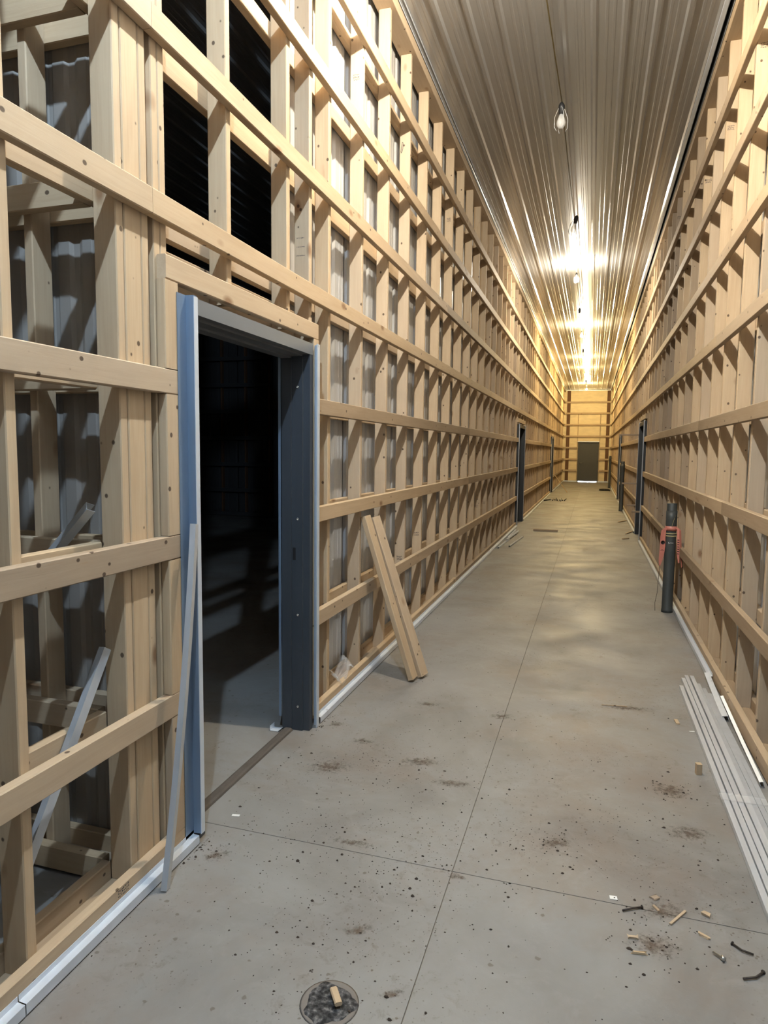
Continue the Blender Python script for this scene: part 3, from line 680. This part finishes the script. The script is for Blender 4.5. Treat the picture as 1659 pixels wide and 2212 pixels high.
# white scribble on the pipe
sc_ = tube('pipe_marking', [(PX - 0.022, PY - 0.0525 + 0.005, 0.716), (PX - 0.020, PY - 0.050, 0.698), (PX - 0.006, PY - 0.053, 0.709), (PX + 0.012, PY - 0.053, 0.708), (PX + 0.024, PY - 0.049, 0.708)], 0.0022, None, 'paper_white', 5)
sc_.parent = p1_body; sc_.matrix_parent_inverse = Matrix.Translation((-PX, -PY, 0))

# ---- cleanout hole in the floor with a wood scrap
rr = random.Random(5); v = [(0, 0, 0.003)]; f = []; nseg = 30; rings = [(0.25, 0.0035), (0.5, 0.003), (0.75, 0.004), (0.92, 0.003), (1.0, 0.001)]
for q, h in rings:
    for k in range(nseg):
        a = 2 * PI * k / nseg; r0 = 0.072 * q * (1 + 0.10 * math.sin(3 * a + 1) + 0.06 * math.sin(7 * a) + rr.uniform(-.04, .04)); v.append((r0 * math.cos(a), r0 * math.sin(a), h + rr.uniform(-.001, .0015) if q < 1 else 0.001))
f = [(0, 1 + k, 1 + (k + 1) % nseg) for k in range(nseg)]
for q in range(len(rings) - 1):
    for k in range(nseg): f.append((1 + q * nseg + k, 1 + (q + 1) * nseg + k, 1 + (q + 1) * nseg + (k + 1) % nseg, 1 + q * nseg + (k + 1) % nseg))
co = link('floor_cleanout', mesh('floor_cleanout', v, f, True), None, 'grit'); co.location = (0.818, 1.672, 0.0)
lathe('mortar_ring', [(0.066, 0.0004), (0.070, 0.0014), (0.079, 0.0012), (0.086, 0.0003)], co, 'mortar', 30)
tag(co, 'round black grit-filled cleanout patch in the floor', 'cleanout')
ws = board('wood_scrap', -0.011, 0.011, -0.006, 0.006, 0, 0.062, None, 'lumber'); ws.rotation_euler = (PI / 2 - 0.05, 0, 0.62); ws.location = (0.808, 1.700, 0.012)
tag(ws, 'small wood scrap lying on the black floor cleanout', 'wood scrap')

# ---- loose bits on the floor
def nail(a, b, c, label):
    o = tube('nail', [(a[0], a[1], 0.006), (c[0], c[1], 0.007), (b[0], b[1], 0.006)], 0.0034, None, 'rusty_nail', 7)
    d = (Vector(a) - Vector(c)).normalized(); p = Vector((a[0], a[1], 0.006))
    h = tube('nail_head', [p, p + Vector((d[0], d[1], 0)) * 0.0025], 0.0070, o, 'rusty_nail', 10)
    return tag(o, label, 'nail', 'loose nails on the floor')
nail((1.710, 2.387), (1.645, 2.348), (1.678, 2.370), 'straight dark nail lying left of the wood chips')
nail((1.981, 2.292), (2.036, 2.260), (2.004, 2.268), 'upper of two bent black nails at the bottom right')
nail((2.047, 2.187), (1.983, 2.140), (2.020, 2.156), 'lower of two bent black nails at the bottom right')
def chip(name, x, y, l, w, h, rot, mat, label, cat, z=0.0, tilt=0.0):
    me = lumber_mesh(l, w, h, mat, min(0.0015, h * 0.3)).copy(); o = link(name, me)
    if name == 'wood_chip':                      # ragged, split ends
        q = random.Random(int(x * 9173 + y * 331))
        for v in me.vertices: v.co.x += q.uniform(-0.16, 0.16) * l; v.co.y += q.uniform(-0.18, 0.18) * w; v.co.z *= q.uniform(0.45, 1.0)
    o.location = (x, y, z + 0.0005); o.rotation_euler = (tilt, 0, rot); return tag(o, label, cat)
chip('wood_splinter', 1.800, 2.327, 0.105, 0.008, 0.006, 0.98, 'lumber', 'long pale splinter crossing the joint among the chips', 'wood splinter')
chip('wood_chip', 1.905, 2.418, 0.030, 0.018, 0.010, -0.4, 'lumber', 'curled pale chip right of the long splinter', 'wood chip')
chip('wood_chip', 1.882, 2.308, 0.032, 0.012, 0.010, -0.5, 'lumber', 'small square-cut chip below the curled one', 'wood chip')
chip('wood_chip', 1.660, 2.215, 0.030, 0.016, 0.008, 0.2, 'lumber', 'pale chip at the left of the debris patch', 'wood chip')
chip('wood_chip', 1.665, 2.150, 0.046, 0.009, 0.008, 0.15, 'lumber', 'pale-ended chip at the bottom of the debris patch', 'wood chip')
chip('wood_chip', 1.755, 2.445, 0.030, 0.022, 0.008, 0.7, 'lumber_aged', 'brown chip at the top of the debris patch', 'wood chip')
chip('wood_chip', 1.770, 2.395, 0.026, 0.008, 0.005, 2.2, 'lumber_aged', 'thin brown chip above the long splinter', 'wood chip')
chip('wood_block', 2.040, 3.520, 0.026, 0.026, 0.055, 0.2, 'lumber', 'small upright wood block beside the trim bundle', 'wood block')
chip('wood_stub', 2.018, 4.165, 0.020, 0.065, 0.008, 0.1, 'lumber', 'thin wood stub lying near the far end of the trim bundle', 'wood stub')
chip('lath_strip', 1.60, 4.335, 0.155, 0.006, 0.005, 0.15, 'lumber_aged', 'thin brown lath strip lying across the aisle', 'lath')
chip('paper_tag', 1.605, 2.405, 0.026, 0.020, 0.0012, 0.1, 'paper_white', 'white paper tag lying on the floor joint', 'paper scrap')
chip('paper_tag', 0.043, 2.462, 0.034, 0.014, 0.0012, 0.2, 'paper_white', 'white paper tag lying in front of the doorway', 'paper scrap')
chip('paper_tag', 2.080, 4.075, 0.030, 0.012, 0.0012, 0.3, 'paper_white', 'white paper sliver beside the trim bundle', 'paper scrap')
bo = lathe('bolt_sleeve', [(0.0, 0.0), (0.0075, 0.0), (0.0075, 0.012), (0.0032, 0.012), (0.0032, 0.040), (0.0, 0.041)], None, 'handle_steel', 10); bo.rotation_euler = (PI / 2, 0, 0.9 + PI); bo.location = (1.944, 2.205, 0.0078)
tag(bo, 'small steel sleeve lying between the bent nails', 'fastener')
# board and trim offcuts farther down
fb = board('floor_board', 0.40, 0.88, 13.74, 13.83, 0.001, 0.039, None, 'lumber_aged', 'x'); tag(fb, 'short board lying flat across the aisle before the left door', 'board')
GO = 'metal offcuts on the floor before the left door'
for (a, b, lb, mt) in (((0.040, 11.15, 0.022), (0.235, 12.55, 0.022), 'dark-edged metal offcut lying farthest from the left wall', 'channel_grey'), ((0.060, 11.0, 0.022), (0.100, 12.2, 0.022), 'metal offcut touching the left base trim', 'trim_white'),
                       ((0.090, 11.9, 0.047), (0.150, 13.3, 0.047), 'upper metal offcut of the small pile by the left wall', 'trim_white'), ((0.055, 12.4, 0.022), (0.062, 13.7, 0.022), 'metal offcut nearest the left door trim', 'trim_white')):
    if lb.startswith('dark'): a = (0.215, 11.25, 0.022); b = (0.300, 12.6, 0.022)
    channel('metal_offcut', a, b, 0.030, 0.020, mt, lb, 'metal trim', (0, 0, -1), GO, 0, 0.002, 1)
for (x0, y0, l, rot, lb) in ((2.085, 13.02, 0.17, 0.85, 'shortest pale stick on the floor by the right door'), (2.19, 13.9, 0.75, 1.28, 'long pale stick pointing at the right door frame'), (2.13, 16.2, 0.75, 1.15, 'pale stick beyond the right door frame')):
    o = chip('wood_stick', x0, y0, l, 0.030, 0.018, rot, 'lumber', lb, 'wood stick')
# tools heap and coil far away
tl = tag(empty('tool_pile', (0.42, 22.6, 0)), 'low heap of dark tools and metal bits far along the floor', 'tool')
rr = random.Random(9)
for k in range(9):
    x = -0.17 + 0.052 * k; tube('tool_bar', [(x, rr.uniform(-.2, .2), 0.02), (x + rr.uniform(-.08, .08), rr.uniform(0.1, .5), 0.03 + rr.uniform(0, .04))], 0.016, tl, 'black_plastic' if k % 3 else 'channel_grey', 6)
tube('tool_bar', [(-0.40, -0.3, 0.02), (-0.18, 0.35, 0.02)], 0.022, tl, 'black_plastic', 6)
pts = [(0.20 * math.cos(a * 0.5) * (1 + 0.1 * math.sin(a * 1.3)), 0.26 * math.sin(a * 0.5) * (1 - 0.1 * math.cos(a)), 0.02 + 0.0012 * a) for a in range(48)]
cc = tube('cable_coil', pts, 0.016, None, 'black_plastic', 6); cc.location = (2.03, 29.2, 0); tag(cc, 'dark coil of cable on the floor near the end wall', 'cable')
# thin stick leaning at the far left door, shims in the right door
leaning('leaning_stick', (0.60, 27.2, 0.012), (0.04, 27.8, 0.70), 0.022, 0.018, 'lumber', 'thin stick leaning against the far left wall', 'wood stick')
GS = 'wood shims stuck in the right door frame'
for (x0, x1, y, z, lb) in ((1.97, 2.335, 13.99, 1.93, 'long upper wood shim sticking out of the right door frame'), (2.17, 2.335, 13.99, 0.55, 'short wood shim low on the right door frame, far side'), (2.20, 2.39, 12.83, 0.52, 'wood shim low on the right door frame, near side'),
                           (2.06, 2.335, 13.99, 0.98, 'middle wood shim on the far side of the right door frame')):
    o = board('wood_shim', x0, x1, y, y + 0.05, z, z + 0.03, None, 'lumber_aged', 'x'); tag(o, lb, 'wood shim', GS)

# ---- mud crumbs too many to count
rr = random.Random(21); V = []; F = []
def crumb(x, y, r):
    b0 = len(V); h = r * rr.uniform(0.5, 0.9); n = 6; a0 = rr.uniform(0, 6); ex = rr.uniform(0.7, 1.5)
    for k in range(n):
        a = a0 + 2 * PI * k / n; q = r * rr.uniform(0.75, 1.2); V.append((x + q * math.cos(a) * ex, y + q * math.sin(a), 0.0002))
    for k in range(n):
        a = a0 + 2 * PI * (k + .5) / n; q = r * rr.uniform(0.35, 0.6); V.append((x + q * math.cos(a) * ex, y + q * math.sin(a), h))
    V.append((x, y, h * 1.15))
    for k in range(n):
        k2 = (k + 1) % n; F.append((b0 + k, b0 + k2, b0 + n + k)); F.append((b0 + k2, b0 + n + k2, b0 + n + k)); F.append((b0 + n + k, b0 + n + k2, b0 + 2 * n))
CL = [(1.912, 3.308, 0.10, 60), (1.739, 2.998, 0.10, 30), (0.075, 2.225, 0.05, 55), (1.39, 2.718, 0.07, 45), (0.08, 3.52, 0.07, 40), (0.31, 3.12, 0.22, 90), (1.74, 2.38, 0.11, 40), (1.74, 2.22, 0.10, 55), (1.30, 2.62, 0.12, 40),
      (0.75, 2.05, 0.30, 110), (0.95, 2.9, 0.35, 120), (0.6, 2.6, 0.35, 120), (0.35, 2.35, 0.25, 60), (1.6, 2.75, 0.35, 60), (1.2, 3.6, 0.4, 60), (0.8, 4.0, 0.5, 40), (1.75, 2.75, 0.25, 50), (0.9, 2.4, 0.10, 25), (0.6, 1.9, 0.25, 50), (1.2, 2.1, 0.3, 40)]
for (x, y, s, n) in CL:
    for _ in range(n): crumb(min(max(x + rr.gauss(0, s), 0.040), 2.09), y + rr.gauss(0, s * 0.8), abs(rr.gauss(0, 0.0014)) + 0.0010 + (0.0032 if rr.random() < 0.06 else 0))
for _ in range(700): crumb(min(max(rr.gauss(0.62, 0.34), 0.045), 2.0), rr.gauss(2.95, 0.42), abs(rr.gauss(0, 0.0008)) + 0.0006)
for _ in range(350): crumb(min(max(rr.gauss(0.75, 0.35), 0.045), 2.0), rr.gauss(2.05, 0.30), abs(rr.gauss(0, 0.0008)) + 0.0006)
for _ in range(260): crumb(rr.uniform(0.1, 2.1), rr.uniform(1.5, 9), abs(rr.gauss(0, 0.0012)) + 0.0010)
tag(link('mud_crumbs', mesh('mud_crumbs', V, F), None, 'dirt'), 'scattered dark mud crumbs all over the near floor', 'dirt', kind='stuff')

# ---- ink stamps and pencil marks on the lumber
def stamp(parent, origin, right, up, w, h, seed, name='grade_stamp', rows=2):
    """small illegible block of printed strokes; origin = centre, right/up = axes on the board face"""
    r = Vector(right).normalized(); u = Vector(up).normalized(); n = r.cross(u); o = Vector(origin) + n * 0.0006
    q = random.Random(seed); v = []; f = []
    def stroke(cx, cy, sw_, sh_, rot):
        b0 = len(v); c, s_ = math.cos(rot), math.sin(rot)
        for dx, dy in ((-sw_, -sh_), (sw_, -sh_), (sw_, sh_), (-sw_, sh_)):
            x, y = cx + dx * c - dy * s_, cy + dx * s_ + dy * c; v.append(o + r * x + u * y)
        f.append((b0, b0 + 1, b0 + 2, b0 + 3))
    for k in range(rows):
        y = h * ((k + 0.5) / rows - 0.5); x = -w / 2
        while x < w / 2:
            l = w * q.uniform(0.05, 0.13); stroke(x + l / 2, y + q.uniform(-.06, .06) * h, l * 0.42, h / rows * q.uniform(0.14, 0.34), q.uniform(-0.3, 0.3)); x += l + w * q.uniform(0.02, 0.07)
    return link(name, mesh(name, v, f), parent, 'ink')
LR, LU = (1, 0, 0), (0, 0, 1)
for k, (x, y, z) in enumerate(((-0.086, 4.349, 4.020), (-0.082, 7.294, 4.060), (-0.086, 6.116, 0.806), (-0.084, 5.527, 0.665), (-0.100, 9.650, 0.800), (-0.081, 10.239, 0.806))):
    stamp(wall_left, (x, y, z), LR, LU, 0.042, 0.044, 40 + k, rows=3 if z > 3 else 2)
for k, (x, y, z) in enumerate(((2.430, 5.01, 4.186), (2.422, 6.05, 4.142), (2.424, 7.13, 4.142), (2.415, 9.415, 4.549))):
    stamp(wall_right, (x, y, z), LR, LU, 0.046, 0.040, 60 + k, rows=3)
for k, z in enumerate((2.747, 2.700, 2.653)): stamp(wall_left, (-0.090, 3.480, z), LR, LU, 0.045, 0.010, 70 + k, rows=1)
stamp(wall_left, (0.0, 1.812, 0.078), (0, 1, 0), LU, 0.052, 0.030, 80, rows=3)
lp = [(-0.108 + 0.0, 5.5262, 4.105), (-0.100, 5.5262, 4.112), (-0.097, 5.5262, 4.095), (-0.100, 5.5262, 4.060), (-0.107, 5.5262, 4.035), (-0.113, 5.5262, 4.028), (-0.116, 5.5262, 4.040), (-0.113, 5.5262, 4.065), (-0.106, 5.5262, 4.100)]
tube('pencil_loop', lp, 0.0022, wall_left, 'ink', 5)

# ---- dried mud stains on the concrete, thin broken films
def stain_mat():
    m, nt, b = new_mat('mud_film'); out = nt.nodes['Material Output']
    uv = N(nt, 'ShaderNodeUVMap'); ge = N(nt, 'ShaderNodeNewGeometry')
    gr = N(nt, 'ShaderNodeVectorMath', operation='LENGTH'); L(nt, uv.outputs[0], gr.inputs[0])
    n = N(nt, 'ShaderNodeTexNoise'); n.inputs['Scale'].default_value = 38; n.inputs['Detail'].default_value = 7; n.inputs['Roughness'].default_value = 0.75; L(nt, ge.outputs['Position'], n.inputs['Vector'])
    k = math_n(nt, 'SUBTRACT', n.outputs['Fac'], math_n(nt, 'MULTIPLY', gr.outputs['Value'], 0.30))
    r = ramp(nt, k, [(0.30, (0, 0, 0)), (0.50, (1, 1, 1))])
    b.inputs['Base Color'].default_value = (0.155, 0.105, 0.066, 1); b.inputs['Roughness'].default_value = 0.95
    tr = N(nt, 'ShaderNodeBsdfTransparent'); mx = N(nt, 'ShaderNodeMixShader'); L(nt, math_n(nt, 'MULTIPLY', r.outputs[0], 0.62), mx.inputs[0])
    L(nt, tr.outputs[0], mx.inputs[1]); L(nt, b.outputs[0], mx.inputs[2]); L(nt, mx.outputs[0], out.inputs[0])
stain_mat()
ST = [(1.90, 3.31, 0.11, 0.10, 0.3), (1.78, 2.40, 0.12, 0.06, 0.5), (1.74, 2.21, 0.11, 0.07, 0.2), (0.13, 2.19, 0.075, 0.045, 0.7), (1.76, 4.34, 0.19, 0.05, 0.25), (1.40, 2.70, 0.10, 0.05, 0.6), (0.12, 3.52, 0.07, 0.05, 0.9), (0.34, 3.36, 0.09, 0.05, 0.2),
      (0.28, 3.02, 0.16, 0.10, 0.4), (0.70, 3.22, 0.15, 0.07, 0.3), (0.62, 2.44, 0.12, 0.035, 0.0), (1.06, 2.36, 0.05, 0.025, 0.1), (1.93, 2.95, 0.12, 0.08, 0.2), (0.90, 3.05, 0.12, 0.05, 0.1), (0.80, 1.98, 0.07, 0.04, 0.5), (0.98, 1.76, 0.05, 0.03, 0.4), (1.02, 3.95, 0.10, 0.06, 0.3), (0.55, 4.0, 0.10, 0.05, 0.1)]
v = []; f = []; uvs = []
for (x, y, a, b_, rot) in ST:
    b0 = len(v); c, s_ = math.cos(rot), math.sin(rot)
    for k in range(14):
        t = 2 * PI * k / 14; px, py = 1.25 * a * math.cos(t), 1.25 * b_ * math.sin(t); v.append((max(x + px * c - py * s_, 0.033), y + px * s_ + py * c, 0.0006)); uvs.append((1.25 * math.cos(t), 1.25 * math.sin(t)))
    v.append((x, y, 0.0007)); uvs.append((0, 0))
    f += [(b0 + k, b0 + (k + 1) % 14, b0 + 14) for k in range(14)]
me = mesh('mud_stains', v, f); ul = me.uv_layers.new(name='UVMap')
for lp_ in me.loops: ul.data[lp_.index].uv = uvs[lp_.vertex_index]
tag(link('mud_stains', me, None, 'mud_film'), 'thin brown dried mud stains on the concrete aisle', 'dirt', kind='stuff')
